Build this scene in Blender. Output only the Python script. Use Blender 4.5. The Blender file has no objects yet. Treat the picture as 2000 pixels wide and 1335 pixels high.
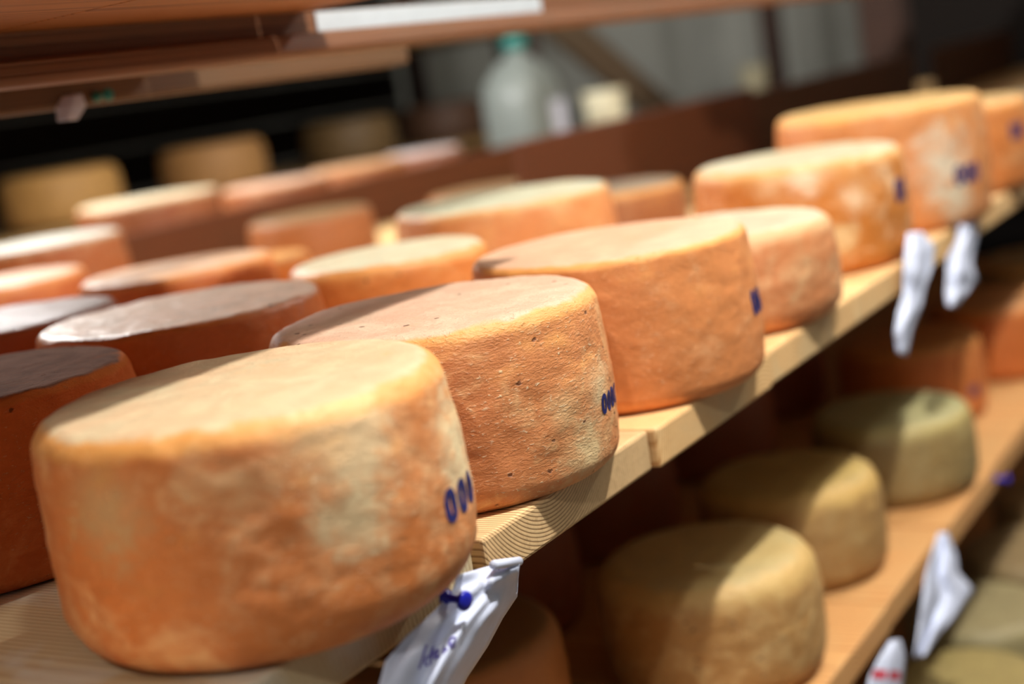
import bpy, bmesh, math, random
from mathutils import Vector, Matrix, noise
random.seed(7)
C = bpy.context.scene.collection
scene = bpy.context.scene

# ------------------------------------------------------------------ camera
FPX = 2855.82
CAM = Vector((-0.44755, -0.53500, 0.29750))
RIGHT = Vector((0.503543, -0.850002, -0.154727))
UP = Vector((0.231696, -0.039673, 0.971979))
FWD = Vector((0.832323, 0.525283, -0.176965))
cd = bpy.data.cameras.new('camera')
cam = bpy.data.objects.new('camera', cd)
C.objects.link(cam)
m = Matrix.Identity(4)
for i in range(3):
    m[i][0], m[i][1], m[i][2], m[i][3] = RIGHT[i], UP[i], -FWD[i], CAM[i]
cam.matrix_world = m
cd.sensor_width = 36.0
cd.lens = FPX / 2000 * 36
cd.clip_start = 0.02
cd.dof.use_dof = True
cd.dof.focus_distance = 1.03
cd.dof.aperture_fstop = 2.6
scene.camera = cam

# ------------------------------------------------------------------ light
w = bpy.data.worlds.new('world')
scene.world = w
w.use_nodes = True
w.node_tree.nodes['Background'].inputs[0].default_value = (1.0, 0.97, 0.94, 1)
w.node_tree.nodes['Background'].inputs[1].default_value = 0.17

def lamp(name, loc, power, radius, col):
    l = bpy.data.lights.new(name, 'POINT')
    l.energy = power
    l.shadow_soft_size = radius
    l.color = col
    o = bpy.data.objects.new(name, l)
    o.location = loc
    C.objects.link(o)
    return o
lamp('aisle_lamp_light', (0.62, -0.72, 1.90), 232, 0.035, (1.0, 0.975, 0.945))
lamp('aisle_lamp_light', (-1.9, -0.95, 1.90), 78, 0.05, (1.0, 0.975, 0.945))
lamp('aisle_lamp_light', (3.30, -0.72, 1.90), 130, 0.05, (1.0, 0.96, 0.90))
lamp('passage_lamp_light', (1.5, 2.22, 1.15), 165, 0.06, (1.0, 0.98, 0.96))
lamp('passage_lamp_light', (5.6, 2.3, 1.75), 28, 0.08, (1.0, 0.99, 0.96))  # unseen lamp added to light the end wall
scene.view_settings.view_transform = 'Standard'
scene.view_settings.look = 'None'
scene.view_settings.exposure = 0.0
scene.view_settings.gamma = 1.0
scene.view_settings.use_curve_mapping = False

# ------------------------------------------------------------------ helpers
def ray(u, v):
    return (RIGHT * ((u - 1000) / FPX) + UP * (-(v - 667.5) / FPX) + FWD).normalized()
def on_y(u, v, y):
    d = ray(u, v)
    return CAM + d * ((y - CAM.y) / d.y)

def lin(c, a=1.0):
    r = []
    for k in c:
        k = k / 255
        r.append(k / 12.92 if k <= 0.04045 else ((k + 0.055) / 1.055) ** 2.4)
    return (*r, a)

class NT:
    def __init__(self, name, rough=0.5, spec=0.5):
        self.m = bpy.data.materials.new(name)
        self.m.use_nodes = True
        self.t = self.m.node_tree
        self.bsdf = self.t.nodes['Principled BSDF']
        self.bsdf.inputs['Roughness'].default_value = rough
        self.bsdf.inputs['Specular IOR Level'].default_value = spec
    def n(self, kind, **kw):
        nd = self.t.nodes.new('ShaderNode' + kind)
        for k, v in kw.items():
            setattr(nd, k, v)
        return nd
    def put(self, sock, v):
        if hasattr(v, 'is_output'):
            self.t.links.new(v, sock)
        else:
            sock.default_value = v
    def math(self, op, a, b=0.0, c=0.0):
        nd = self.n('Math', operation=op)
        for s, v in zip(nd.inputs, (a, b, c)):
            self.put(s, v)
        return nd.outputs[0]
    def rng(self, v, a, b, c=0.0, d=1.0, smooth=True):
        nd = self.n('MapRange')
        if smooth:
            nd.interpolation_type = 'SMOOTHSTEP'
        for s, x in zip(nd.inputs, (v, a, b, c, d)):
            self.put(s, x)
        return nd.outputs[0]
    def mix(self, f, a, b, mode='MIX'):
        nd = self.n('Mix', data_type='RGBA', blend_type=mode)
        self.put(nd.inputs[0], f); self.put(nd.inputs[6], a); self.put(nd.inputs[7], b)
        return nd.outputs[2]
    def noise(self, vec, scale, detail=4, rough=0.55, dist=0.0):
        nd = self.n('TexNoise')
        self.put(nd.inputs['Vector'], vec)
        nd.inputs['Scale'].default_value = scale
        nd.inputs['Detail'].default_value = detail
        nd.inputs['Roughness'].default_value = rough
        nd.inputs['Distortion'].default_value = dist
        return nd.outputs[0]
    def map(self, vec, loc=(0, 0, 0), scale=(1, 1, 1)):
        nd = self.n('Mapping')
        self.put(nd.inputs[0], vec)
        nd.inputs[1].default_value = loc
        nd.inputs[3].default_value = scale
        return nd.outputs[0]
    def bump(self, h, strength, dist):
        nd = self.n('Bump')
        nd.inputs['Strength'].default_value = strength
        nd.inputs['Distance'].default_value = dist
        self.put(nd.inputs['Height'], h)
        self.put(self.bsdf.inputs['Normal'], nd.outputs[0])
    def color(self, v):
        self.put(self.bsdf.inputs['Base Color'], v)

MATS = {}
def cheese_mat(side, pale, top, top2, rim, mott=0.4, pit=0.0, scab=0.0, lump=1.0, seed=0, rough=0.5, rimw=0.62, spots=(), spec=0.4):
    key = (side, pale, top, top2, rim, mott, pit, scab, lump, seed, rough, rimw, spots, spec)
    if key in MATS:
        return MATS[key]
    t = NT('cheese_rind', rough, spec)
    tc = t.n('TexCoord')
    p = t.map(tc.outputs['Object'], (seed * 1.37, seed * 0.71, seed * 0.39))
    ps = t.map(tc.outputs['Object'], (seed * 0.77, seed * 1.1, 0), (1, 1, 1.7))
    pf = t.map(tc.outputs['Object'], (seed * 0.57, seed * 1.3, 0), (1, 1, 2.2))
    n1 = t.noise(p, 20, 8, 0.6, 0.9)
    n2 = t.noise(ps, 58, 5, 0.6, 0.8)
    n3 = t.noise(pf, 250, 4, 0.6, 0.4)
    n4 = t.noise(t.map(p, (5, 3, 1)), 34, 6, 0.62, 0.4)
    S, P, T, T2, R = (lin(c) for c in (side, pale, top, top2, rim))
    c = t.mix(t.rng(n2, 0.38, 0.62), t.mix(0.10, S, (0.12, 0.04, 0.01, 1)), S)
    pm = t.rng(t.math('ADD', t.math('MULTIPLY', n1, 0.7), t.math('MULTIPLY', n2, 0.3)), 0.60 - mott * 0.30, 0.82 - mott * 0.22)
    c = t.mix(t.math('MULTIPLY', pm, 0.85), c, P)
    for (sx_, sy_, sz_, rad, col) in spots:
        vm = t.n('VectorMath', operation='DISTANCE')
        t.put(vm.inputs[0], tc.outputs['Object'])
        vm.inputs[1].default_value = (sx_, sy_, sz_)
        dd = t.math('ADD', vm.outputs['Value'], t.math('MULTIPLY', t.math('SUBTRACT', n1, 0.5), rad * 3.6))
        dd = t.math('ADD', dd, t.math('MULTIPLY', t.math('SUBTRACT', n2, 0.5), rad * 2.4))
        c = t.mix(t.math('MULTIPLY', t.rng(dd, rad * 0.1, rad * 1.7, 1, 0), 0.85), c, lin(col))
    fl = t.math('MULTIPLY', t.rng(n3, 0.60, 0.70), t.rng(n4, 0.35, 0.62))
    c = t.mix(t.math('MULTIPLY', fl, 0.25 + scab * 0.75), c, lin((250, 226, 178)))
    tt = t.mix(t.rng(n1, 0.40, 0.66), T, T2)
    tt = t.mix(t.math('MULTIPLY', t.rng(n4, 0.46, 0.60, 1, 0), 0.28), tt, t.mix(0.5, T, (0.12, 0.06, 0.03, 1)))
    tt = t.mix(t.math('MULTIPLY', t.rng(n3, 0.42, 0.62, 1, 0), 0.22), tt, t.mix(0.35, T, (0.25, 0.12, 0.05, 1)))
    nz = t.n('SeparateXYZ')
    t.put(nz.inputs[0], tc.outputs['Normal'])
    nzj = t.math('ADD', nz.outputs[2], t.math('MULTIPLY', t.math('SUBTRACT', n4, 0.5), 0.55))
    tm = t.rng(nzj, 0.72, 0.96)
    rm = t.rng(nzj, 0.04, 0.5)
    c = t.mix(t.math('MULTIPLY', rm, rimw), c, R)
    c = t.mix(tm, c, tt)
    h = t.math('ADD', t.math('MULTIPLY', n2, 0.55 * lump), t.math('MULTIPLY', n4, 0.45 * lump))
    h = t.math('ADD', h, t.math('MULTIPLY', n3, 0.2 + 0.26 * scab))
    h = t.math('ADD', h, t.math('MULTIPLY', fl, 0.3 + 0.3 * scab))
    if pit > 0:
        vo = t.n('TexVoronoi')
        t.put(vo.inputs['Vector'], t.map(tc.outputs['Object'], (seed, seed, seed), (1, 1, 1.5)))
        vo.inputs['Scale'].default_value = 62
        sc = t.n('SeparateColor')
        t.put(sc.inputs[0], vo.outputs['Color'])
        warp = t.math('ADD', vo.outputs['Distance'], t.math('MULTIPLY', t.math('SUBTRACT', n3, 0.5), 0.3))
        pk = t.math('MULTIPLY', t.rng(warp, 0.08, 0.16, 1, 0), t.math('GREATER_THAN', sc.outputs[0], 1 - pit))
        c = t.mix(t.math('MULTIPLY', pk, 0.8), c, lin((88, 48, 22)))
        h = t.math('SUBTRACT', h, t.math('MULTIPLY', pk, 1.2))
    t.color(c)
    t.bump(h, 0.55, 0.0042)
    MATS[key] = t.m
    return t.m

def wood_mat(name, early, late, stain, spacing=0.0045, pith=None, jitter=0.012, stain_amt=0.45, rough=0.6, along='y'):
    t = NT(name, rough, 0.35)
    tc = t.n('TexCoord')
    oi = t.n('ObjectInfo')
    rnd = oi.outputs['Random']
    sx = t.n('SeparateXYZ')
    t.put(sx.inputs[0], tc.outputs['Object'])
    x, y, z = sx.outputs
    if along == 'x':
        x, y = y, x
    cmb = t.n('CombineXYZ')
    t.put(cmb.inputs[0], t.math('ADD', x, t.math('MULTIPLY', rnd, 7.0)))
    t.put(cmb.inputs[1], y); t.put(cmb.inputs[2], z)
    wob = t.noise(t.map(cmb.outputs[0], (0, 0, 0), (5, 0.8, 5)), 1.0, 3, 0.5)
    if pith is None:
        px = t.math('MULTIPLY', t.math('SUBTRACT', rnd, 0.5), 0.22)
        pz = t.math('ADD', t.math('MULTIPLY', t.math('FRACT', t.math('MULTIPLY', rnd, 7.31)), -0.06), -0.012)
    else:
        px, pz = pith
    dx = t.math('SUBTRACT', x, px)
    dz = t.math('SUBTRACT', z, pz)
    r = t.math('SQRT', t.math('ADD', t.math('MULTIPLY', dx, dx), t.math('MULTIPLY', dz, dz)))
    r = t.math('ADD', r, t.math('MULTIPLY', wob, jitter))
    fr = t.math('FRACT', t.math('DIVIDE', r, spacing))
    line = t.math('MULTIPLY', t.rng(fr, 0.45, 0.86), t.rng(fr, 0.90, 1.0, 1, 0))
    c = t.mix(t.math('MULTIPLY', line, 0.75), lin(early), lin(late))
    st = t.noise(cmb.outputs[0], 9, 6, 0.6, 0.6)
    c = t.mix(t.math('MULTIPLY', t.rng(st, 0.45, 0.66), stain_amt), c, lin(stain))
    fine = t.noise(t.map(cmb.outputs[0], (0, 0, 0), (220, 12, 220)), 1.0, 4, 0.6)
    c = t.mix(t.math('MULTIPLY', t.rng(fine, 0.5, 0.75), 0.25), c, lin(late))
    t.color(c)
    t.bump(t.math('ADD', t.math('MULTIPLY', line, -0.5), fine), 0.35, 0.0012)
    return t.m

def plain_mat(name, col, rough=0.5, var=0.12, scale=20, spec=0.4, emit=None, trans=0.0):
    t = NT(name, rough, spec)
    tc = t.n('TexCoord')
    n = t.noise(tc.outputs['Object'], scale, 5, 0.6)
    d = tuple(k * (1 - var) for k in lin(col)[:3]) + (1,)
    t.color(t.mix(t.rng(n, 0.35, 0.65), d, lin(col)))
    t.bump(n, 0.15, 0.002)
    if emit:
        t.bsdf.inputs['Emission Color'].default_value = lin(col)
        t.bsdf.inputs['Emission Strength'].default_value = emit
    if trans:
        t.bsdf.inputs['Subsurface Weight'].default_value = 0
    return t.m

def link(name, me, mat=None, parent=None, loc=(0, 0, 0), rot=(0, 0, 0)):
    o = bpy.data.objects.new(name, me)
    C.objects.link(o)
    if mat is not None and me is not None and not me.materials:
        me.materials.append(mat)
    o.location = loc
    o.rotation_euler = rot
    o.parent = parent
    return o
def tag(o, label, cat, group=None):
    o['label'] = label
    o['category'] = cat
    if group:
        o['group'] = group
    return o
def struct(o, label):
    o['kind'] = 'structure'
    o['label'] = label
    return o
def mesh(name, verts, faces, smooth=False):
    me = bpy.data.meshes.new(name)
    me.from_pydata([tuple(v) for v in verts], [], faces)
    me.validate()
    if smooth:
        for p in me.polygons:
            p.use_smooth = True
    me.update()
    return me
def box_mesh(name, sx, sy, sz, bev=0.002, seg=2, off=(0, 0, 0)):
    bm = bmesh.new()
    bmesh.ops.create_cube(bm, size=1.0)
    for v in bm.verts:
        v.co = Vector((v.co.x * sx + off[0], v.co.y * sy + off[1], v.co.z * sz + off[2]))
    if bev:
        bmesh.ops.bevel(bm, geom=list(bm.edges), offset=bev, segments=seg, affect='EDGES', profile=0.5)
    me = bpy.data.meshes.new(name)
    bm.to_mesh(me)
    bm.free()
    return me
def lathe(name, prof, seg=32, cap=True, axis='z'):
    """prof: list of (r, z) from bottom to top"""
    v, f = [], []
    for r, z in prof:
        for k in range(seg):
            a = 2 * math.pi * k / seg
            v.append((r * math.cos(a), r * math.sin(a), z))
    for i in range(len(prof) - 1):
        for k in range(seg):
            k2 = (k + 1) % seg
            f.append((i * seg + k, i * seg + k2, (i + 1) * seg + k2, (i + 1) * seg + k))
    if cap:
        f.append(tuple(reversed(range(seg))))
        b = (len(prof) - 1) * seg
        f.append(tuple(b + k for k in range(seg)))
    if axis == '-y':
        v = [(x, -z, y) for x, y, z in v]
    return mesh(name, v, f, True)

# ------------------------------------------------------------------ materials
M_PLANK = wood_mat('pale_plank_wood', (232, 192, 134), (196, 138, 78), (206, 192, 150), 0.0042)
M_RING = wood_mat('ring_plank_wood', (226, 190, 138), (128, 84, 44), (214, 188, 140), 0.0029, pith=(-0.035, 0.075), jitter=0.006, stain_amt=0.25)
M_MOULD = wood_mat('mouldy_plank_wood', (216, 194, 150), (186, 152, 104), (222, 216, 196), 0.0042, stain_amt=0.8)
M_LOWP = wood_mat('amber_plank_wood', (206, 154, 96), (166, 108, 58), (196, 154, 100), 0.006)
M_BEAM = wood_mat('brown_beam_wood', (124, 82, 54), (94, 58, 36), (110, 78, 54), 0.006, along='x')
M_UPP = wood_mat('orange_plank_wood', (178, 116, 64), (118, 70, 34), (160, 104, 60), 0.006, along='x')
M_RAIL = wood_mat('dark_red_wood', (92, 46, 18), (64, 30, 11), (78, 42, 18), 0.008, along='x')
M_POST = wood_mat('dark_post_wood', (60, 42, 35), (44, 31, 26), (52, 38, 32), 0.01, rough=0.9)
M_RAIL2 = wood_mat('umber_wood', (84, 50, 26), (58, 34, 18), (70, 46, 26), 0.008, along='x')
M_BRACE = wood_mat('grey_brown_wood', (112, 94, 74), (90, 72, 56), (100, 88, 70), 0.01, along='x')
M_BEAM2 = wood_mat('dull_beam_wood', (104, 74, 48), (78, 54, 34), (92, 70, 48), 0.006, along='x')
M_FARP = wood_mat('olive_plank_wood', (150, 118, 72), (110, 80, 46), (120, 102, 66), 0.008)
M_DARKB = wood_mat('black_board_wood', (22, 15, 11), (14, 10, 8), (18, 13, 10), 0.01, rough=0.95)
M_PAPER = plain_mat('white_paper', (206, 213, 233), 0.55, 0.06, 60)
M_BLUE = plain_mat('blue_plastic', (28, 34, 176), 0.3, 0.1, 40, 0.5)
M_TEAL = plain_mat('teal_plastic', (16, 120, 112), 0.35, 0.1, 40, 0.5)
M_STEEL = plain_mat('pin_steel', (180, 180, 185), 0.3)
M_STEEL.node_tree.nodes['Principled BSDF'].inputs['Metallic'].default_value = 1
M_INK = plain_mat('blue_stamp_ink', (34, 40, 108), 0.55, 0.35, 300)
M_PEN = plain_mat('violet_pen_ink', (112, 104, 178), 0.6, 0.2, 200)
M_RED = plain_mat('red_print_ink', (206, 66, 84), 0.6, 0.15, 100)
M_WALL = plain_mat('grey_plaster', (150, 150, 142), 0.85, 0.12, 3)
M_FLOOR = plain_mat('concrete_floor', (96, 88, 78), 0.8, 0.2, 4)
M_CEIL = plain_mat('ceiling_plaster', (150, 145, 135), 0.9, 0.1, 3)

# ------------------------------------------------------------------ room
def slab(name, a, b, mat, label):
    a, b = Vector(a), Vector(b)
    s = b - a
    o = link(name, box_mesh(name, s.x, s.y, s.z, 0), mat, None, (a + b) / 2)
    return struct(o, label)
slab('floor', (-3, -2.6, -1.2), (8, 4.8, -1.1), M_FLOOR, 'grey concrete cellar floor')
slab('wall_back', (-3, 4.6, -1.1), (8, 4.7, 2.4), M_WALL, 'grey plaster cellar wall behind the far rack')
slab('wall_end', (7.2, -2.6, -1.1), (7.3, 4.6, 2.4), M_WALL, 'grey plaster cellar end wall')
slab('ceiling', (-3, -2.6, 2.4), (8, 4.8, 2.5), M_CEIL, 'plain plaster cellar ceiling')

# ------------------------------------------------------------------ racks
def rack(name, label):
    o = link(name, None)
    return tag(o, label, 'rack')
RACK = rack('cheese_rack', 'wooden plank rack carrying the front rows of orange cheese wheels')
PT = 0.034
_pl = {}
def plank(parent, xc, wd, y0, y1, ztop, mat, t=PT, name='plank'):
    key = (round(wd, 4), round(y1 - y0, 3), mat.name, t)
    if key not in _pl:
        _pl[key] = box_mesh('plank', wd, y1 - y0, t, 0.003, 2)
    return link(name, _pl[key], mat, parent, (xc, (y0 + y1) / 2, ztop - t / 2))
def bar(parent, name, a, b, mat, bev=0.003):
    a, b = Vector(a), Vector(b)
    s = b - a
    return link(name, box_mesh(name, s.x, s.y, s.z, bev), mat, parent, (a + b) / 2)

edges = [-0.72, -0.46, -0.20, 0.061, 0.323, 0.585, 0.847, 1.12]
while edges[-1] < 5.8:
    edges.append(round(edges[-1] + 0.262, 3))
for i in range(len(edges) - 1):
    x0, x1 = edges[i], edges[i + 1]
    g = (0.002 if i == 3 else 0.0055 if i == 5 else 0.003)
    xc, wd = (x0 + x1) / 2, x1 - x0 - g
    if 4.30 < xc < 4.55:
        continue
    fy = random.uniform(-0.003, 0.003)
    dz = -random.uniform(0, 0.0008)
    mat = M_PLANK
    if i == 3:
        mat, fy, dz = M_MOULD, 0.008, -0.001
    if i == 4:
        mat, fy, dz = M_RING, 0.0, 0.0
    if i == 5:
        fy, dz = -0.006, 0.0
    plank(RACK, xc, wd, fy, 1.552, dz, mat)
    plank(RACK, xc, wd, 1.58, 2.0, dz, M_FARP)
    if xc < 3.6:
        plank(RACK, xc, wd, random.uniform(-0.004, 0.004), 1.3, -0.367 + dz, M_LOWP)
        plank(RACK, xc, wd, random.uniform(-0.004, 0.004), 1.0, -0.74 + dz, M_LOWP)
# upper tier: boards lie on it only up to x = 0.67 and in a run added for shade from x = 2.42
UZ = 0.392
ups = [(-0.72, -0.46), (-0.46, -0.20), (-0.20, 0.061), (0.061, 0.345), (0.345, 0.67)] + [(2.42 + 0.262 * k, 2.42 + 0.262 * (k + 1)) for k in range(13)]
for k, (x0, x1) in enumerate(ups):
    plank(RACK, (x0 + x1) / 2, x1 - x0 - 0.001, (0.02, 0.03, 0.01, 0.004, 0.024)[k] if k < 5 else 0.024, 0.66, UZ + PT, M_UPP)
plank(RACK, 0.7075, 0.071, 0.30, 0.66, UZ + PT, M_UPP)  # narrow board added to keep lamp light off the beams
def lip_beam(x0, x1, y, zb, zt, lip, depth, th, mat):
    """L-section beam: a rounded lower lip stands proud of the recessed upper face"""
    pr = [(y + th, zb), (y + th, zt), (y + depth, zt), (y + depth, zb + lip + 0.001), (y + 0.006, zb + lip), (y + 0.002, zb + lip - 0.003)]
    for k in range(5):
        a_ = math.pi / 2 * k / 4
        pr.append((y + 0.006 - 0.006 * math.cos(a_), zb + 0.006 - 0.006 * math.sin(a_)))
    n = len(pr)
    c0 = Vector(((x0 + x1) / 2, y + th / 2, (zb + zt) / 2))
    vs = [Vector((x, p[0], p[1])) - c0 for x in (x0, x1) for p in pr]
    fs = [(i, (i + 1) % n, n + (i + 1) % n, n + i) for i in range(n)] + [tuple(range(n)), tuple(range(2 * n - 1, n - 1, -1))]
    o_ = link('beam', mesh('beam', vs, fs), mat, RACK, c0)
    bm = bmesh.new(); bm.from_mesh(o_.data); bmesh.ops.recalc_face_normals(bm, faces=bm.faces); bm.to_mesh(o_.data); bm.free()
    return o_
lip_beam(-0.80, 4.30, 0.38, 0.349, UZ - 0.0002, 0.021, 0.02, 0.055, M_BEAM)
bar(RACK, 'beam', (-0.80, 0.56, 0.334), (1.15, 0.605, UZ - 0.0002), M_BEAM2, 0.004)
bar(RACK, 'beam', (2.36, 0.57, 0.366), (5.9, 0.61, UZ - 0.0002), M_BEAM, 0.004)
# divider boards nearer to the aisle, farther along the shelf
bar(RACK, 'rail_board', (1.80, 0.80, 0.0), (2.92, 0.82, 0.180), M_RAIL)
bar(RACK, 'rail_board', (2.926, 0.80, 0.0), (4.33, 0.82, 0.168), M_RAIL2)
bar(RACK, 'rail_board', (4.60, 0.80, 0.0), (5.75, 0.82, 0.168), M_RAIL2)
for zt in (-PT, -0.367 - PT, -0.74 - PT):
    for y in (0.25, 1.20):
        bar(RACK, 'beam', (-0.80, y, zt - 0.0345), (4.30, y + 0.045, zt - 0.001), M_BEAM, 0.004)
for x in (-0.86,):
    for y in (0.20, 1.17):
        bar(RACK, 'post', (x, y, -1.1), (x + 0.06, y + 0.10, 1.0), M_POST)
bar(RACK, 'post', (4.34, 0.84, -1.1), (4.48, 0.97, 1.6), M_POST, 0.006)
# dividing rail standing on the shelf
xs = [-0.7, 0.9, 1.95, 3.32]
for a, b in zip(xs, xs[1:]):
    bar(RACK, 'rail_board', (a, 1.555, 0.0), (b - 0.006, 1.577, 0.114), M_RAIL)
# trestle post and brace behind the far half
bar(RACK, 'post', (4.02, 2.02, -1.1), (4.08, 2.08, 1.5), M_POST)
def brace(parent, p, q, wd, th, mat):
    p, q = Vector(p), Vector(q)
    d = q - p
    o = link('brace', box_mesh('brace', d.length, th, wd, 0.003), mat, parent, (p + q) / 2)
    o.rotation_euler = (0, -math.atan2(d.z, d.x), 0)
    return o
brace(RACK, on_y(1062, 22, 2.13), on_y(1345, 262, 2.13), 0.15, 0.035, M_BRACE)
_p = on_y(1567, 40, 1.90)
bar(RACK, 'post', (_p.x - 0.05, 2.02, -1.1), (_p.x + 0.05, 2.10, 1.5), M_POST)
# white strip fixed to the face of the upper beam
lab = link('label_strip', box_mesh('label_strip', 0.50, 0.002, 0.0195, 0.0004, 1), plain_mat('white_strip_card', (196, 204, 208), 0.3, 0.05, 30, 0.5))
_a, _b = on_y(617, 41, 0.3985), on_y(1058, 24, 0.3985)
lab.location = ((_a.x + _b.x) / 2, 0.3985, 0.3808)
lab.scale.x = (_b.x - _a.x) / 0.50
tag(lab, 'long white card strip on the front face of the upper brown beam', 'label')

FAR = rack('storage_rack', 'dim background rack with pale yellow wheels across the passage')
for k in range(13):
    plank(FAR, 1.15 + 0.3 * k, 0.296, 2.52, 3.2, 0.085, M_FARP)
    plank(FAR, 1.15 + 0.3 * k, 0.296, 2.42, 3.2, 0.495, M_FARP)
bar(FAR, 'beam', (1.0, 2.60, 0.0), (4.9, 2.66, 0.0505), M_BEAM)
for z in (-0.04, 0.11, 0.26, 0.41, 0.56, 0.71, 0.86, 1.01):
    bar(FAR, 'shade_board', (1.0, 3.205, z), (4.9, 3.225, z + 0.145), M_DARKB)  # near-black boards added as the dark of the unlit rack interior
for x in (0.93, 4.91):
    for y in (2.62, 3.1):
        bar(FAR, 'post', (x, y, -1.1), (x + 0.06, y + 0.08, 1.2), M_POST)

# dark cupboard far along the rack, right of the post
cb = link('wooden_cupboard', None, None, None, (6.3, 0.5, -1.1))
tag(cb, 'tall dark brown wooden cupboard at the far end of the rack', 'cupboard')
bar(cb, 'body', (-0.25, -0.85, 0.0), (0.25, 0.85, 2.2), M_DARKB)
for s in (-1, 1):
    d_ = bar(cb, 'door', (-0.275, -0.84 if s < 0 else 0.006, 0.05), (-0.2502, -0.006 if s < 0 else 0.84, 2.15), M_DARKB)
    link('handle', box_mesh('handle', 0.02, 0.015, 0.14, 0.004), M_STEEL, d_, (-0.0225, -0.35 * s, 0.0))

# ------------------------------------------------------------------ cheese wheels
def wheel_r(R, h, z, rt, rb, bulge):
    t_ = (z / h - 0.45) / 0.55
    return R * (1 - bulge * t_ * t_)
def wheel_mesh(R, h, seg, rings, seed, rt=0.014, rb=0.018, bulge=0.045, lump=1.0):
    prof = []
    wb = wheel_r(R, h, rb, rt, rb, bulge)
    wt = wheel_r(R, h, h - rt, rt, rb, bulge)
    for k in range(4):
        prof.append(((wb - rb) * (k / 4 * 0.98 + 0.02), 0.0))
    nb = max(4, rings // 7)
    for k in range(nb):
        a = math.pi / 2 * k / nb
        prof.append((wb - rb + rb * math.sin(a), rb - rb * math.cos(a)))
    ns = rings
    for k in range(ns + 1):
        z = rb + (h - rt - rb) * k / ns
        prof.append((wheel_r(R, h, z, rt, rb, bulge), z))
    for k in range(1, nb + 1):
        a = math.pi / 2 * k / nb
        prof.append((wt - rt + rt * math.cos(a), h - rt + rt * math.sin(a)))
    nt = max(8, rings // 3)
    for k in range(1, nt):
        prof.append(((wt - rt) * (1 - k / nt), h))
    v, f = [], []
    o = Vector((seed * 3.1, seed * 1.7, seed * 0.9))
    for r, z in prof:
        for k in range(seg):
            a = 2 * math.pi * k / seg
            p = Vector((r * math.cos(a), r * math.sin(a), z))
            wgt = min(1.0, z / (0.3 * h))
            n = 0.0030 * noise.noise(p * 9 + o) + lump * (0.0014 * noise.noise(p * 38 + o) + 0.0007 * noise.noise(p * 95 + o))
            d = Vector((p.x, p.y, 0)).normalized() if r > 1e-4 else Vector((0, 0, 0))
            side = min(1.0, r / (0.8 * R)) ** 3
            p += d * n * side * (0.4 + 0.6 * wgt)
            if z > 0.9 * h:
                p.z += lump * (0.0013 * noise.noise(p * 16 + o) + 0.0006 * noise.noise(p * 70 + o))
            v.append(p)
    np_ = len(prof)
    for i in range(np_ - 1):
        for k in range(seg):
            k2 = (k + 1) % seg
            f.append((i * seg + k, i * seg + k2, (i + 1) * seg + k2, (i + 1) * seg + k))
    f.append(tuple(reversed(range(seg))))
    b = (np_ - 1) * seg
    v.append(Vector((0, 0, h)))
    for k in range(seg):
        f.append((b + k, b + (k + 1) % seg, len(v) - 1))
    return mesh('cheese_wheel', v, f, True)

W = {}
def cheese(key, x, y, R, h, z0, mat, label, group, q=1, rt=0.014, rb=0.018, bulge=0.045, lump=1.0):
    seg, rings = ((64, 16), (96, 28), (224, 72))[q]
    o = link('round_cheese', wheel_mesh(R, h, seg, rings, len(W) + 1, rt, rb, bulge, lump), mat, None, (x, y, z0))
    tag(o, label, 'cheese', group)
    W[key] = (o, x, y, R, h, z0, bulge)
    return o

ORANGE = ((206, 120, 62), (226, 186, 140))
GF = 'orange wheels along the front edge of the shelf'
GB = 'wheels in the rows behind the front row'
GP = 'wheels behind the dividing rail'
GL = 'wheels on the lower shelf'
GX = 'wheels on the lowest shelf'
GR = 'pale wheels on the background rack'

def cm(side, pale, top, top2, rim=(246, 178, 92), ts=0.89, **k):  # ts scales the top colour for light: lower if lit, higher if shaded
    sc = lambda c, f: tuple(min(250, c_ * f) for c_ in c)
    return cheese_mat(side, pale, sc(top, ts), sc(top2, ts), sc(rim, 0.93), **k)
def spot_on(x, y, R, z0, u, v, rad, col):
    """local position on a wheel's side met by the view ray through photo pixel (u, v)"""
    d = ray(u, v)
    ox, oy = CAM.x - x, CAM.y - y
    a, b, c = d.x ** 2 + d.y ** 2, 2 * (ox * d.x + oy * d.y), ox * ox + oy * oy - (R * 0.99) ** 2
    p = CAM + d * ((-b - math.sqrt(max(0.0, b * b - 4 * a * c))) / (2 * a))
    return (round(p.x - x, 4), round(p.y - y, 4), round(p.z - z0, 4), rad, col)

cheese('A1', 0.202, 0.074, 0.129, 0.143, 0, cm((208, 124, 64), (226, 182, 132), (240, 206, 162), (228, 214, 172), mott=0.50, seed=1, scab=0.45, lump=0.75, spots=tuple(spot_on(0.202, 0.074, 0.129, 0, *q) for q in ((700, 870, 0.028, (232, 206, 160)), (690, 1010, 0.020, (226, 204, 158)), (890, 870, 0.030, (230, 216, 172)), (600, 840, 0.02, (222, 180, 130)), (200, 1000, 0.022, (200, 164, 116))))),
       'large orange wheel with pale cloudy mottling, beside the white tag with a blue pin', GF, 2, 0.019, 0.034, 0.046, 1.0)
cheese('A2', 0.462, 0.106, 0.1306, 0.1352, 0, cm((214, 138, 84), (236, 196, 140), (242, 196, 164), (240, 208, 176), mott=0.40, pit=0.5, scab=1.0, lump=0.32, seed=2, spots=tuple(spot_on(0.462, 0.106, 0.1306, 0, *q) for q in ((1150, 880, 0.022, (228, 202, 150)), (1165, 760, 0.018, (232, 204, 156)), (1100, 800, 0.014, (232, 190, 136))))),
       'orange wheel with many small pits and crusty pale flecks on its side', GF, 2, 0.014, 0.018, 0.043, 1.0)
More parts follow.
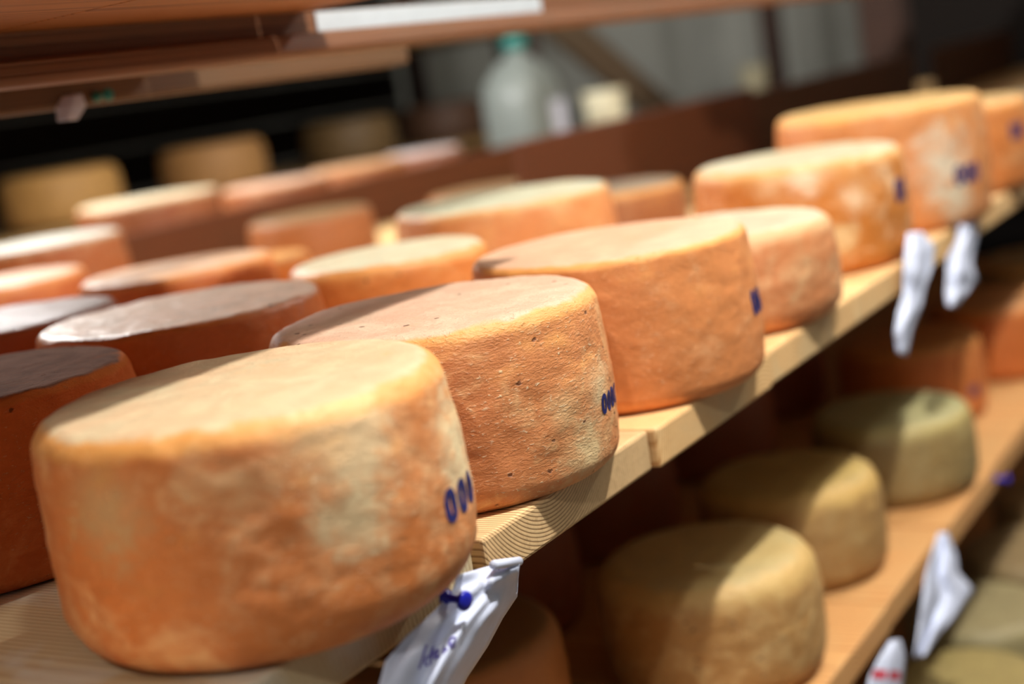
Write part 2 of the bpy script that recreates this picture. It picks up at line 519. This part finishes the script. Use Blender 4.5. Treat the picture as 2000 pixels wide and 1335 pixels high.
cheese('A3', 0.737, 0.093, 0.131, 0.1367, 0, cm((224, 142, 82), (234, 176, 124), (246, 194, 156), (248, 202, 164), mott=0.30, scab=0.12, lump=0.42, seed=3),
       'smooth clean orange wheel standing next to the heavily pitted wheel', GF, 2, 0.010, 0.016, 0.040, 0.7)
cheese('A4', 1.005, 0.098, 0.122, 0.108, 0, cm((214, 138, 86), (226, 190, 140), (222, 214, 182), (218, 214, 184), (236, 196, 140), mott=0.45, seed=4),
       'low pale-topped orange wheel tucked behind the smooth clean orange wheel', GF, 1, 0.018, 0.024)
cheese('A5', 1.343, 0.130, 0.135, 0.143, 0, cm((208, 128, 54), (244, 206, 160), (214, 208, 176), (220, 202, 160), (238, 188, 118), mott=0.38, seed=5, spots=tuple(spot_on(1.343, 0.130, 0.135, 0, *q) for q in ((1570, 345, 0.020, (250, 222, 190)), (1500, 360, 0.016, (244, 206, 160)), (1670, 385, 0.016, (244, 210, 170)), (1640, 470, 0.016, (232, 196, 140))))),
       'orange wheel blotched with white patches, above a twisted white tag', GF, 1, 0.018)
cheese('A6', 1.647, 0.112, 0.149, 0.176, 0, cm((216, 140, 80), (214, 200, 172), (232, 184, 114), (226, 196, 130), (244, 186, 100), mott=0.25, seed=6, spots=tuple(spot_on(1.647, 0.112, 0.149, 0, *q) for q in ((1845, 320, 0.042, (222, 214, 188)), (1870, 390, 0.024, (212, 206, 178))))),
       'tallest orange wheel with a big pale grey patch and dark blue stamp', GF, 1)
cheese('A7', 1.985, 0.105, 0.135, 0.143, 0, cm((206, 124, 62), (222, 170, 116), (224, 182, 120), (220, 190, 130), mott=0.4, seed=7),
       'orange wheel just beyond the tallest wheel on the front edge', GF, 1)
cheese('A8', 2.34, 0.12, 0.13, 0.12, 0, cm((150, 128, 92), (160, 150, 116), (150, 144, 116), (146, 140, 112), (150, 136, 100), mott=0.5, seed=8),
       'pale wheel at the far end of the front edge row', GF, 0)
cheese('B0', 0.254, 0.404, 0.131, 0.137, 0, cm((186, 96, 48), (200, 124, 76), (126, 92, 76), (100, 70, 56), (190, 112, 52), mott=0.35, pit=0.1, seed=9, ts=0.95, rough=0.95, spec=0.04),  # top colour darkened to carry the shade on it
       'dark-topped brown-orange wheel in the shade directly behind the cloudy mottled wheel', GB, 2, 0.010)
cheese('B1', 0.522, 0.428, 0.134, 0.138, 0, cm((206, 118, 60), (214, 140, 88), (226, 192, 166), (206, 182, 160), (222, 140, 66), mott=0.3, pit=0.22, seed=10, rough=0.42, ts=1.08),
       'shaded wheel with a flat grey-pink top and specked orange side', GB, 2, 0.009)
cheese('B2', 0.836, 0.417, 0.112, 0.131, 0, cm((214, 130, 62), (230, 176, 112), (220, 216, 182), (232, 206, 166), (236, 172, 96), mott=0.35, pit=0.15, seed=11),
       'sunlit-looking wheel with a pale greenish top behind the smooth clean orange wheel', GB, 1, 0.014)
W['B2'][0]['label'] = 'wheel with a brightly lit pale greenish top, second row, next to the grey-pink top'
cheese('B3', 1.216, 0.496, 0.148, 0.143, 0, cm((212, 140, 84), (226, 186, 140), (210, 212, 182), (218, 206, 166), (240, 192, 124), mott=0.45, seed=12),
       'wide wheel with grey-green top and cream-orange side, second row', GB, 1, 0.012)
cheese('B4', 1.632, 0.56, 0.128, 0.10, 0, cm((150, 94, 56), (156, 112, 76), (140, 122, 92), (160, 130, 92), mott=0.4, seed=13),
       'low brown wheel between the wide grey-green-topped wheel and the blotched front wheel', GB, 1)
cheese('C0', 0.534, 0.705, 0.131, 0.137, 0, cm((176, 92, 48), (190, 120, 76), (192, 178, 176), (176, 166, 164), (190, 110, 60), mott=0.3, seed=14, rough=0.3, ts=1.08),  # grey sheen of this top is put into its colour
       'wheel with a shiny top, bluish-grey sheen put into its colour, behind the flat grey-pink top', GB, 1, 0.010)
cheese('C1', 0.862, 0.755, 0.122, 0.134, 0, cm((188, 100, 48), (206, 140, 84), (236, 190, 152), (240, 170, 100), (236, 160, 84), mott=0.3, seed=15),
       'pink-topped wheel with one orange streak, third row', GB, 1, 0.010)
cheese('C2', 1.19, 0.935, 0.095, 0.092, 0, cm((214, 126, 56), (226, 150, 80), (240, 164, 84), (236, 170, 96), (244, 170, 84), mott=0.25, seed=16),
       'small low bright orange wheel peeking behind the pale greenish top', GB, 1, 0.010)
cheese('D0', 0.907, 1.150, 0.128, 0.130, 0, cm((176, 92, 46), (200, 130, 80), (238, 196, 164), (236, 180, 130), (240, 164, 90), mott=0.3, seed=17),
       'wheel with a wide flat pink top behind the shiny bluish-grey top', GB, 1, 0.010)
cheese('P0', 1.236, 1.41, 0.130, 0.150, 0, cm((150, 84, 44), (176, 120, 80), (232, 232, 222), (224, 224, 206), (214, 190, 150), mott=0.3, seed=18),  # lit look put into the whitened top, shade into the brown side
       'wheel with a top whitened to look lit, in front of the dark dividing rail', GB, 1, 0.010)
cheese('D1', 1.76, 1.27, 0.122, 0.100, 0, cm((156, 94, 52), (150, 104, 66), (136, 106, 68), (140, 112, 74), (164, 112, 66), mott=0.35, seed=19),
       'low shaded brown-orange wheel in front of the dividing rail', GB, 0)
cheese('D2', 1.95, 0.98, 0.120, 0.095, 0, cm((170, 104, 60), (160, 110, 72), (150, 112, 70), (150, 118, 76), (176, 120, 70), mott=0.35, seed=20),
       'low tan wheel behind the wide grey-green-topped wheel', GB, 0)
cheese('P1', 1.819, 1.742, 0.155, 0.165, 0, cm((150, 82, 44), (176, 120, 80), (236, 222, 190), (230, 216, 180), (226, 190, 140), mott=0.3, seed=21),  # rail row: tops paled to look lit, sides browned to look shaded
       'broad wheel with a cream top just over the dividing rail', GP, 0, 0.012)
cheese('P2', 2.21, 1.722, 0.130, 0.142, 0, cm((150, 82, 44), (176, 120, 80), (240, 202, 180), (236, 196, 170), (230, 180, 130), mott=0.3, seed=22),
       'wheel with a pale pink top over the rail, next to the cream-topped wheel', GP, 0, 0.012)
cheese('P3', 2.52, 1.712, 0.126, 0.142, 0, cm((156, 88, 46), (176, 120, 80), (234, 190, 150), (228, 180, 136), (226, 170, 110), mott=0.3, seed=23),
       'wheel with a peach top over the rail, beside the white-topped small wheel', GP, 0, 0.012)
cheese('P4', 2.79, 1.695, 0.108, 0.142, 0, cm((150, 90, 60), (200, 180, 170), (236, 228, 230), (230, 222, 222), (230, 214, 206), mott=0.3, seed=24),
       'small wheel with a top whitened to look brightly lit at the end of the rail row', GP, 0, 0.012)
# lower shelf
ZL = -0.367
OL = dict(rim=(226, 186, 110))
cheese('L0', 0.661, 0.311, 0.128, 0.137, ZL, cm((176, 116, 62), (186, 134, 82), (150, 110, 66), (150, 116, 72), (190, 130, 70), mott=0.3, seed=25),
       'shaded brown wheel on the lower shelf beside the hanging white tag', GL, 1, 0.020)
cheese('L1', 0.918, 0.128, 0.1205, 0.135, ZL, cm((178, 134, 78), (206, 178, 124), (218, 190, 124), (206, 184, 126), (226, 190, 116), mott=0.45, seed=26, lump=1.3, pit=0.12),
       'tan wheel with a wrinkled side half in shadow on the lower shelf', GL, 1, 0.030, 0.026)
cheese('L2', 1.220, 0.146, 0.1165, 0.128, ZL, cm((166, 128, 76), (178, 150, 100), (196, 166, 96), (216, 184, 108), (226, 186, 104), mott=0.4, seed=27),
       'golden-tan wheel with a yellow rounded rim, middle of the lower shelf', GL, 1, 0.026, 0.024)
cheese('L3', 1.548, 0.112, 0.117, 0.119, ZL, cm((150, 126, 78), (160, 146, 104), (182, 178, 124), (190, 182, 130), (198, 180, 110), mott=0.45, seed=28),
       'olive-grey wheel on the lower shelf in front of a bright orange wheel', GL, 1, 0.022, 0.024)
cheese('L4', 1.935, 0.19, 0.120, 0.137, ZL, cm((204, 118, 58), (220, 156, 90), (210, 136, 70), (216, 150, 84), (232, 160, 78), mott=0.3, seed=29),
       'bright orange wheel with a dark stamp mark behind the olive-grey wheel', GL, 1, 0.02)
cheese('L5', 2.25, 0.12, 0.125, 0.136, ZL, cm((196, 106, 46), (208, 130, 66), (204, 140, 86), (210, 150, 92), (226, 156, 80), mott=0.25, seed=30),
       'plain deep orange wheel farther along the lower shelf', GL, 0, 0.02)
cheese('L6', 2.66, 0.12, 0.13, 0.137, ZL, cm((150, 128, 84), (170, 152, 110), (180, 160, 116), (170, 156, 118), mott=0.4, seed=31),
       'grey-olive wheel last in view along the lower shelf', GL, 0, 0.02)
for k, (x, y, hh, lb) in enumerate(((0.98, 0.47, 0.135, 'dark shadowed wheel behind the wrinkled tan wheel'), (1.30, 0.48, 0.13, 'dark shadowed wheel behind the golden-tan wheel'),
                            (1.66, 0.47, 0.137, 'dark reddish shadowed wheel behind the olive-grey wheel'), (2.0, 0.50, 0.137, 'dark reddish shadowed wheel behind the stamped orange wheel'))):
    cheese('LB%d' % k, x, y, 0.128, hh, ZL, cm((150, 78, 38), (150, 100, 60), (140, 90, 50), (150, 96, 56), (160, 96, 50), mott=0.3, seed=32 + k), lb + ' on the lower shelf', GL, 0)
# lowest shelf
ZX = -0.74
for k, (x, y, R, lb, c) in enumerate(((1.435, 0.012, 0.117, 'olive-yellow wheel on the lowest shelf under the hanging tags', (168, 150, 92)),
                                  (1.69, 0.052, 0.118, 'greyish olive wheel on the lowest shelf, second from the tags', (158, 146, 104)),
                                  (1.96, 0.03, 0.12, 'brownish olive wheel on the lowest shelf, third from the tags', (150, 128, 88)),
                                  (2.25, 0.04, 0.12, 'tan wheel farthest along the lowest shelf', (160, 130, 86)))):
    s_ = tuple(int(q * 0.92) for q in c)
    cheese('X%d' % k, x, y, R, 0.137, ZX, cm(s_, c, c, tuple(int(q * 1.08) for q in c), c, mott=0.4, seed=40 + k), lb, GX, 0, 0.022, 0.022)
# background rack
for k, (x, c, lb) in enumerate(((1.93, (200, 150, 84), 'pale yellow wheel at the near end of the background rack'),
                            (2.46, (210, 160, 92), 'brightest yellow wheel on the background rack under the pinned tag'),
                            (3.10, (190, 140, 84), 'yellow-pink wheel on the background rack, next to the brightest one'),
                            (3.83, (112, 88, 54), 'olive-tan wheel darkened in colour for dim light on the background rack'),
                            (4.45, (84, 58, 42), 'brown wheel darkened most in colour for dim light on the background rack'))):  # dimness of the last two wheels is put into their colours
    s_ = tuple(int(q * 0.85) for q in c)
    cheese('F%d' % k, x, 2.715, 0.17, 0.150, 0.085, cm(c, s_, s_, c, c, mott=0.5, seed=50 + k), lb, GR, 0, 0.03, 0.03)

# ---- stamped numbers in blue ink, following the side of each wheel
def zero_strip(a0, wd, ht, n=20, th=0.40):
    """closed ring in (arc, height) units"""
    out, inn = [], []
    for k in range(n):
        a = 2 * math.pi * k / n
        cx, cy = math.copysign(abs(math.cos(a)) ** 0.8, math.cos(a)), math.copysign(abs(math.sin(a)) ** 0.8, math.sin(a))
        out.append((a0 + wd / 2 * cx, ht / 2 * cy))
        inn.append((a0 + wd / 2 * (1 - 2 * th) * cx, ht / 2 * (1 - 1.1 * th) * cy))
    return out, inn
def stamp(key, u, v, count, wd, ht, gap, slope=0.0, sgn=1):
    o, x, y, R, h, z0, bulge = W[key]
    d = ray(u, v)
    ox, oy = CAM.x - x, CAM.y - y
    a, b, c = d.x ** 2 + d.y ** 2, 2 * (ox * d.x + oy * d.y), ox * ox + oy * oy - (R * 0.99) ** 2
    disc = max(0.0, b * b - 4 * a * c)
    t_ = (-b - math.sqrt(disc)) / (2 * a)
    p = CAM + d * t_
    th0, zc = math.atan2(p.y - y, p.x - x), p.z - z0
    bvh_o = o
    for k in range(count):
        out, inn = zero_strip(0, wd, ht)
        vs = []
        for (s, q) in out + inn:
            s += k * (wd + gap)
            th = th0 + s / R
            zz = zc + q + slope * s
            hit, loc, nor, _ = o.ray_cast(Vector((math.cos(th) * R * 1.5, math.sin(th) * R * 1.5, zz)), Vector((-math.cos(th), -math.sin(th), 0)))
            rr = (Vector((loc.x, loc.y)).length if hit else R) + 0.0005
            vs.append((rr * math.cos(th), rr * math.sin(th), zz))
        n = len(out)
        fs = [(i, (i + 1) % n, n + (i + 1) % n, n + i) for i in range(n)]
        s_ = link('stamp_digit', mesh('stamp_digit', vs, fs), M_INK, o)
        s_['label'] = 'blue ink stamped zero'
bpy.context.view_layer.update()
stamp('A1', 874, 986, 3, 0.0150, 0.0205, 0.0030)
stamp('A2', 1174, 788, 4, 0.0088, 0.0155, 0.0018)
stamp('A3', 1470, 591, 3, 0.0105, 0.0235, 0.0012)
stamp('A5', 1750, 372, 2, 0.014, 0.030, 0.002)
stamp('A6', 1872, 342, 3, 0.016, 0.028, 0.001)
stamp('A7', 1978, 256, 2, 0.016, 0.028, 0.002)
stamp('L4', 1898, 764, 2, 0.012, 0.020, 0.002)

# ------------------------------------------------------------------ paper tags and pins
def paper(name, rows, ncol, fold, mat, label, group='white paper tags pinned along the shelves', seed=0, amp=0.002):
    """rows: list of (left_px, right_px, y_left, y_right); fold(u, v) -> extra depth offset in metres towards the aisle"""
    vs, fs, nrow = [], [], 0
    pts = []
    for i in range(len(rows) - 1):
        for s in range(4):
            t_ = s / 4
            a, b = rows[i], rows[i + 1]
            pts.append(tuple(a[k] * (1 - t_) + b[k] * t_ for k in range(6)))
    pts.append(rows[-1])
    nrow = len(pts)
    for i, (lu, lv, ru, rv, yl, yr) in enumerate(pts):
        for j in range(ncol + 1):
            t_ = j / ncol
            vv = i / (nrow - 1)
            dy = fold(t_, vv) + amp * noise.noise(Vector((t_ * 4 + seed, vv * 5, seed)))
            vs.append(on_y(lu + (ru - lu) * t_, lv + (rv - lv) * t_, yl + (yr - yl) * t_ - dy))
    for i in range(nrow - 1):
        for j in range(ncol):
            a = i * (ncol + 1) + j
            fs.append((a, a + 1, a + ncol + 2, a + ncol + 1))
    base = Vector(vs[0])
    me = mesh(name, [Vector(v) - base for v in vs], fs, True)
    o = link(name, me, mat, None, base)
    md = o.modifiers.new('thickness', 'SOLIDIFY')
    md.thickness = 0.0003
    tag(o, label, 'paper tag', group)
    return o, pts, base
def tri(u, c, wdt):
    return max(0.0, 1 - abs(u - c) / wdt)
def pin(loc, mat, label, s=1.0, axis=(0, 0, 0)):
    e = link('push_pin', None, None, None, loc)
    e.rotation_euler = axis
    tag(e, label, 'push pin')
    prof = [(0.0035, 0.0), (0.0042, 0.0006), (0.0042, 0.0018), (0.0024, 0.0028), (0.0018, 0.0065), (0.0020, 0.0100), (0.0034, 0.0114), (0.0048, 0.0122), (0.0050, 0.0134), (0.0046, 0.0144), (0.002, 0.0148)]
    link('head', lathe('head', [(r * s, z * s) for r, z in prof], 24, True, '-y'), mat, e)
    link('needle', lathe('needle', [(0.0003, -0.008), (0.0005, -0.004), (0.0005, 0.0004)], 8, True, '-y'), M_STEEL, e)
    return e

def fold1(u, v):
    f = 0.006 * tri(u, 0.60, 0.10) * min(1, 0.35 + v) + 0.003 * tri(u, 0.26, 0.2) * (0.4 + v)
    f -= 0.034 * max(0, u - 0.80) / 0.20 * max(0.0, min(1, (v - 0.12) * 5))
    f += 0.010 * tri(v + 0.25 * u, 0.30, 0.10) * u - 0.006 * tri(v - 0.35 * u, 0.05, 0.10) * u
    return f
t1, pts1, base1 = paper('paper_tag', [
    (893, 1122, 1016, 1088, -0.012, -0.012), (884, 1150, 1012, 1128, -0.014, -0.016), (850, 1190, 1010, 1164, -0.016, -0.020),
    (790, 1245, 982, 1206, -0.018, -0.022), (752, 1292, 952, 1262, -0.020, -0.022), (738, 1345, 912, 1322, -0.022, -0.022), (730, 1400, 880, 1385, -0.022, -0.02)],
    22, fold1, M_PAPER, 'crumpled white paper tag with violet handwriting, pinned with a blue pin', seed=3, amp=0.004)
_h = on_y(911, 1168, -0.0300)
pin((_h.x, -0.0130, _h.z), M_BLUE, 'blue push pin holding the crumpled handwritten tag', 1.28, (0.05, 0, -0.12))
_c0, _c1 = on_y(962, 1103, -0.022), on_y(1014, 1095, -0.020)
_rl = link('rolled_corner', lathe('rolled_corner', [(0.0026, 0.0), (0.0032, 0.002), (0.0030, (_c1 - _c0).length)], 16, True), M_PAPER, t1, (_c0 + _c1) / 2 - (_c1 - _c0) / 2 - base1)
_rl.rotation_mode = 'QUATERNION'
_rl.rotation_quaternion = (_c1 - _c0).to_track_quat('Z', 'Y')
# handwriting on that tag
def t1_point(u, v):
    d = ray(u, v)
    l0 = CAM - base1
    best = None
    hit, loc, nor, _ = t1.ray_cast(l0, d)
    if hit:
        return loc - d * 0.0007
    p = on_y(u, v, -0.03) - base1
    return p
bpy.context.view_layer.update()
def strokes(name, lines, wpx, mat, parent):
    vs, fs = [], []
    for ln in lines:
        den = []
        for (a, b) in zip(ln, ln[1:]):
            for s in range(3):
                den.append((a[0] + (b[0] - a[0]) * s / 3, a[1] + (b[1] - a[1]) * s / 3))
        den.append(ln[-1])
        for i, (u, v) in enumerate(den):
            q = den[min(i + 1, len(den) - 1)]
            r = den[max(i - 1, 0)]
            du, dv = q[0] - r[0], q[1] - r[1]
            L = math.hypot(du, dv) or 1
            nx, ny = -dv / L * wpx / 2, du / L * wpx / 2
            vs += [t1_point(u + nx, v + ny), t1_point(u - nx, v - ny)]
            if i:
                k = len(vs) - 4
                fs.append((k, k + 1, k + 3, k + 2))
    return link(name, mesh(name, vs, fs), mat, parent)
hw = strokes('handwriting', [
    [(818, 1306), (824, 1290), (830, 1268), (834, 1258)],
    [(836, 1300), (830, 1296), (832, 1284), (840, 1280), (846, 1262), (840, 1298)],
    [(850, 1288), (848, 1274), (856, 1266), (852, 1284), (860, 1280)],
    [(866, 1276), (868, 1262)], [(868, 1270), (874, 1266)],
    [(878, 1258), (888, 1254), (889, 1244), (882, 1244), (877, 1256), (880, 1264), (890, 1260)]], 4.2, M_PEN, t1)
hw['label'] = 'violet handwritten word'
hw2 = strokes('handwriting', [[(962, 1104), (967, 1103), (963, 1110), (969, 1109)], [(972, 1103), (971, 1108), (977, 1107)], [(976, 1103), (974, 1113)]], 2.0, M_PEN, t1)
hw2['label'] = 'small violet figures on the rolled corner'

paper('paper_tag', [(1772, 455, 1800, 452, -0.006, -0.012), (1766, 500, 1826, 480, -0.014, -0.020), (1764, 545, 1822, 520, -0.016, -0.022),
                    (1764, 575, 1806, 565, -0.018, -0.022), (1752, 610, 1800, 600, -0.020, -0.022), (1746, 650, 1782, 645, -0.020, -0.022), (1752, 690, 1772, 695, -0.020, -0.02)],
      8, lambda u, v: 0.006 * tri(u, 0.45, 0.3), M_PAPER, 'long twisted white tag hanging below the white-blotched orange wheel', seed=5, amp=0.005)
paper('paper_tag', [(1876, 424, 1912, 422, -0.004, -0.010), (1868, 470, 1908, 470, -0.010, -0.016), (1850, 500, 1898, 515, -0.012, -0.018),
                    (1848, 540, 1908, 545, -0.014, -0.020), (1846, 575, 1890, 570, -0.016, -0.02), (1848, 598, 1866, 600, -0.016, -0.02)],
      8, lambda u, v: 0.006 * tri(u, 0.5, 0.3), M_PAPER, 'shorter folded white tag hanging below the tallest orange wheel', seed=6, amp=0.005)
paper('paper_tag', [(1832, 1040, 1852, 1040, -0.008, -0.010), (1820, 1080, 1868, 1085, -0.012, -0.016), (1806, 1125, 1872, 1118, -0.014, -0.020),
                    (1802, 1165, 1902, 1152, -0.016, -0.03), (1796, 1205, 1872, 1195, -0.016, -0.026), (1790, 1250, 1836, 1235, -0.016, -0.02), (1784, 1285, 1806, 1280, -0.016, -0.02)],
      10, lambda u, v: -0.012 * tri(u, 0.42, 0.18) * (0.3 + v), M_PAPER, 'white tag folded into a wing shape on the lower shelf edge', seed=7, amp=0.004)
t5, _, b5 = paper('paper_tag', [(1738, 1250, 1758, 1248, -0.010, -0.012), (1716, 1285, 1768, 1280, -0.014, -0.016), (1698, 1320, 1764, 1325, -0.016, -0.018), (1688, 1370, 1756, 1380, -0.016, -0.018)],
      8, lambda u, v: 0.004 * tri(u, 0.5, 0.4), M_PAPER, 'white tag with a band of red print on the lower shelf edge', seed=8, amp=0.002)
bpy.context.view_layer.update()
def band(o, base, corners, mat):
    vs, fs, n = [], [], 8
    for i in range(n + 1):
        for c0, c1 in ((corners[0], corners[1]), (corners[3], corners[2])):
            u, v = c0[0] + (c1[0] - c0[0]) * i / n, c0[1] + (c1[1] - c0[1]) * i / n
            hit, loc, nor, _ = o.ray_cast(CAM - base, ray(u, v))
            vs.append(loc - ray(u, v) * 0.0008 if hit else on_y(u, v, -0.022) - base)
    for i in range(n):
        fs.append((2 * i, 2 * i + 2, 2 * i + 3, 2 * i + 1))
    return link('red_print', mesh('red_print', vs, fs), mat, o)
rp = band(t5, b5, [(1706, 1306), (1758, 1310), (1757, 1328), (1702, 1324)], M_RED)
rp['label'] = 'band of red print'
pin((1.645, -0.0045, -0.386), M_BLUE, 'lone blue push pin in the lower shelf edge', 1.35)
# tag on the second upper beam
paper('paper_tag', [(122, 188, 160, 183, 0.556, 0.555), (108, 212, 168, 206, 0.552, 0.550), (112, 238, 152, 234, 0.550, 0.548)], 6, lambda u, v: 0.004 * tri(u, .5, .4), M_PAPER,
      'small white tag hanging from the second upper beam beside a teal pin', seed=9)
q_ = on_y(204, 205, 0.55)
pin((q_.x, 0.5595, max(q_.z, 0.3405)), M_TEAL, 'teal push pin in the second upper beam', 1.3)

# ------------------------------------------------------------------ things far back
jug = link('plastic_canister', None, None, None, (3.52, 1.79, 0.0))
tag(jug, 'translucent grey-white plastic canister with a teal screw cap', 'canister')
M_JUG = plain_mat('milky_plastic', (128, 136, 132), 0.35, 0.08, 6)
def sq_lathe(name, prof, seg=32):
    v, f = [], []
    for a, b, z in prof:
        for k in range(seg):
            t_ = 2 * math.pi * k / seg
            c_, s_ = math.cos(t_), math.sin(t_)
            e = 0.55
            v.append((a * math.copysign(abs(c_) ** e, c_), b * math.copysign(abs(s_) ** e, s_), z))
    for i in range(len(prof) - 1):
        for k in range(seg):
            k2 = (k + 1) % seg
            f.append((i * seg + k, i * seg + k2, (i + 1) * seg + k2, (i + 1) * seg + k))
    f.append(tuple(reversed(range(seg))))
    f.append(tuple((len(prof) - 1) * seg + k for k in range(seg)))
    return mesh(name, v, f, True)
link('body', sq_lathe('body', [(.10, .08, 0), (.125, .095, .012), (.13, .10, .05), (.13, .10, .22), (.115, .09, .28), (.07, .06, .33), (.03, .03, .355), (.028, .028, .38)]), M_JUG, jug)
link('cap', lathe('cap', [(.036, .375), (.038, .38), (.038, .412), (.034, .418)], 24), M_TEAL, jug)
link('lit_panel', box_mesh('lit_panel', 0.08, 0.002, 0.15, 0.0006, 1), M_PAPER, jug, (0.035, -0.1015, 0.13))  # white panel stands for the lit stripes on the canister's right side
pot = link('cream_bucket', None, None, None, (4.06, 1.79, 0.0))
tag(pot, 'small cream bucket standing beside the teal-capped canister', 'bucket')
M_CREAM = plain_mat('cream_plastic', (238, 232, 200), 0.45, 0.08, 10)
link('body', lathe('body', [(.055, 0), (.06, .006), (.07, .19), (.066, .196), (.058, .19), (.05, .01)], 32, False), M_CREAM, pot)
link('rim', lathe('rim', [(.0705, .178), (.075, .180), (.075, .198), (.066, .2)], 32, False), M_CREAM, pot)
M_BOWL = plain_mat('grey_cream_glaze', (150, 144, 118), 0.5, 0.08, 10)
sp = link('cream_bowl', None, None, None, (5.42, 1.78, 0.0))
tag(sp, 'small cream bowl on the far half of the shelf by the grey wall', 'bowl')
link('body', lathe('body', [(.03, 0), (.035, .004), (.05, .09), (.06, .175), (.055, .175), (.045, .09), (.025, .012)], 32, False), M_BOWL, sp)
link('rim', lathe('rim', [(.0605, .168), (.064, .172), (.064, .180), (.055, .183)], 32, False), M_BOWL, sp)
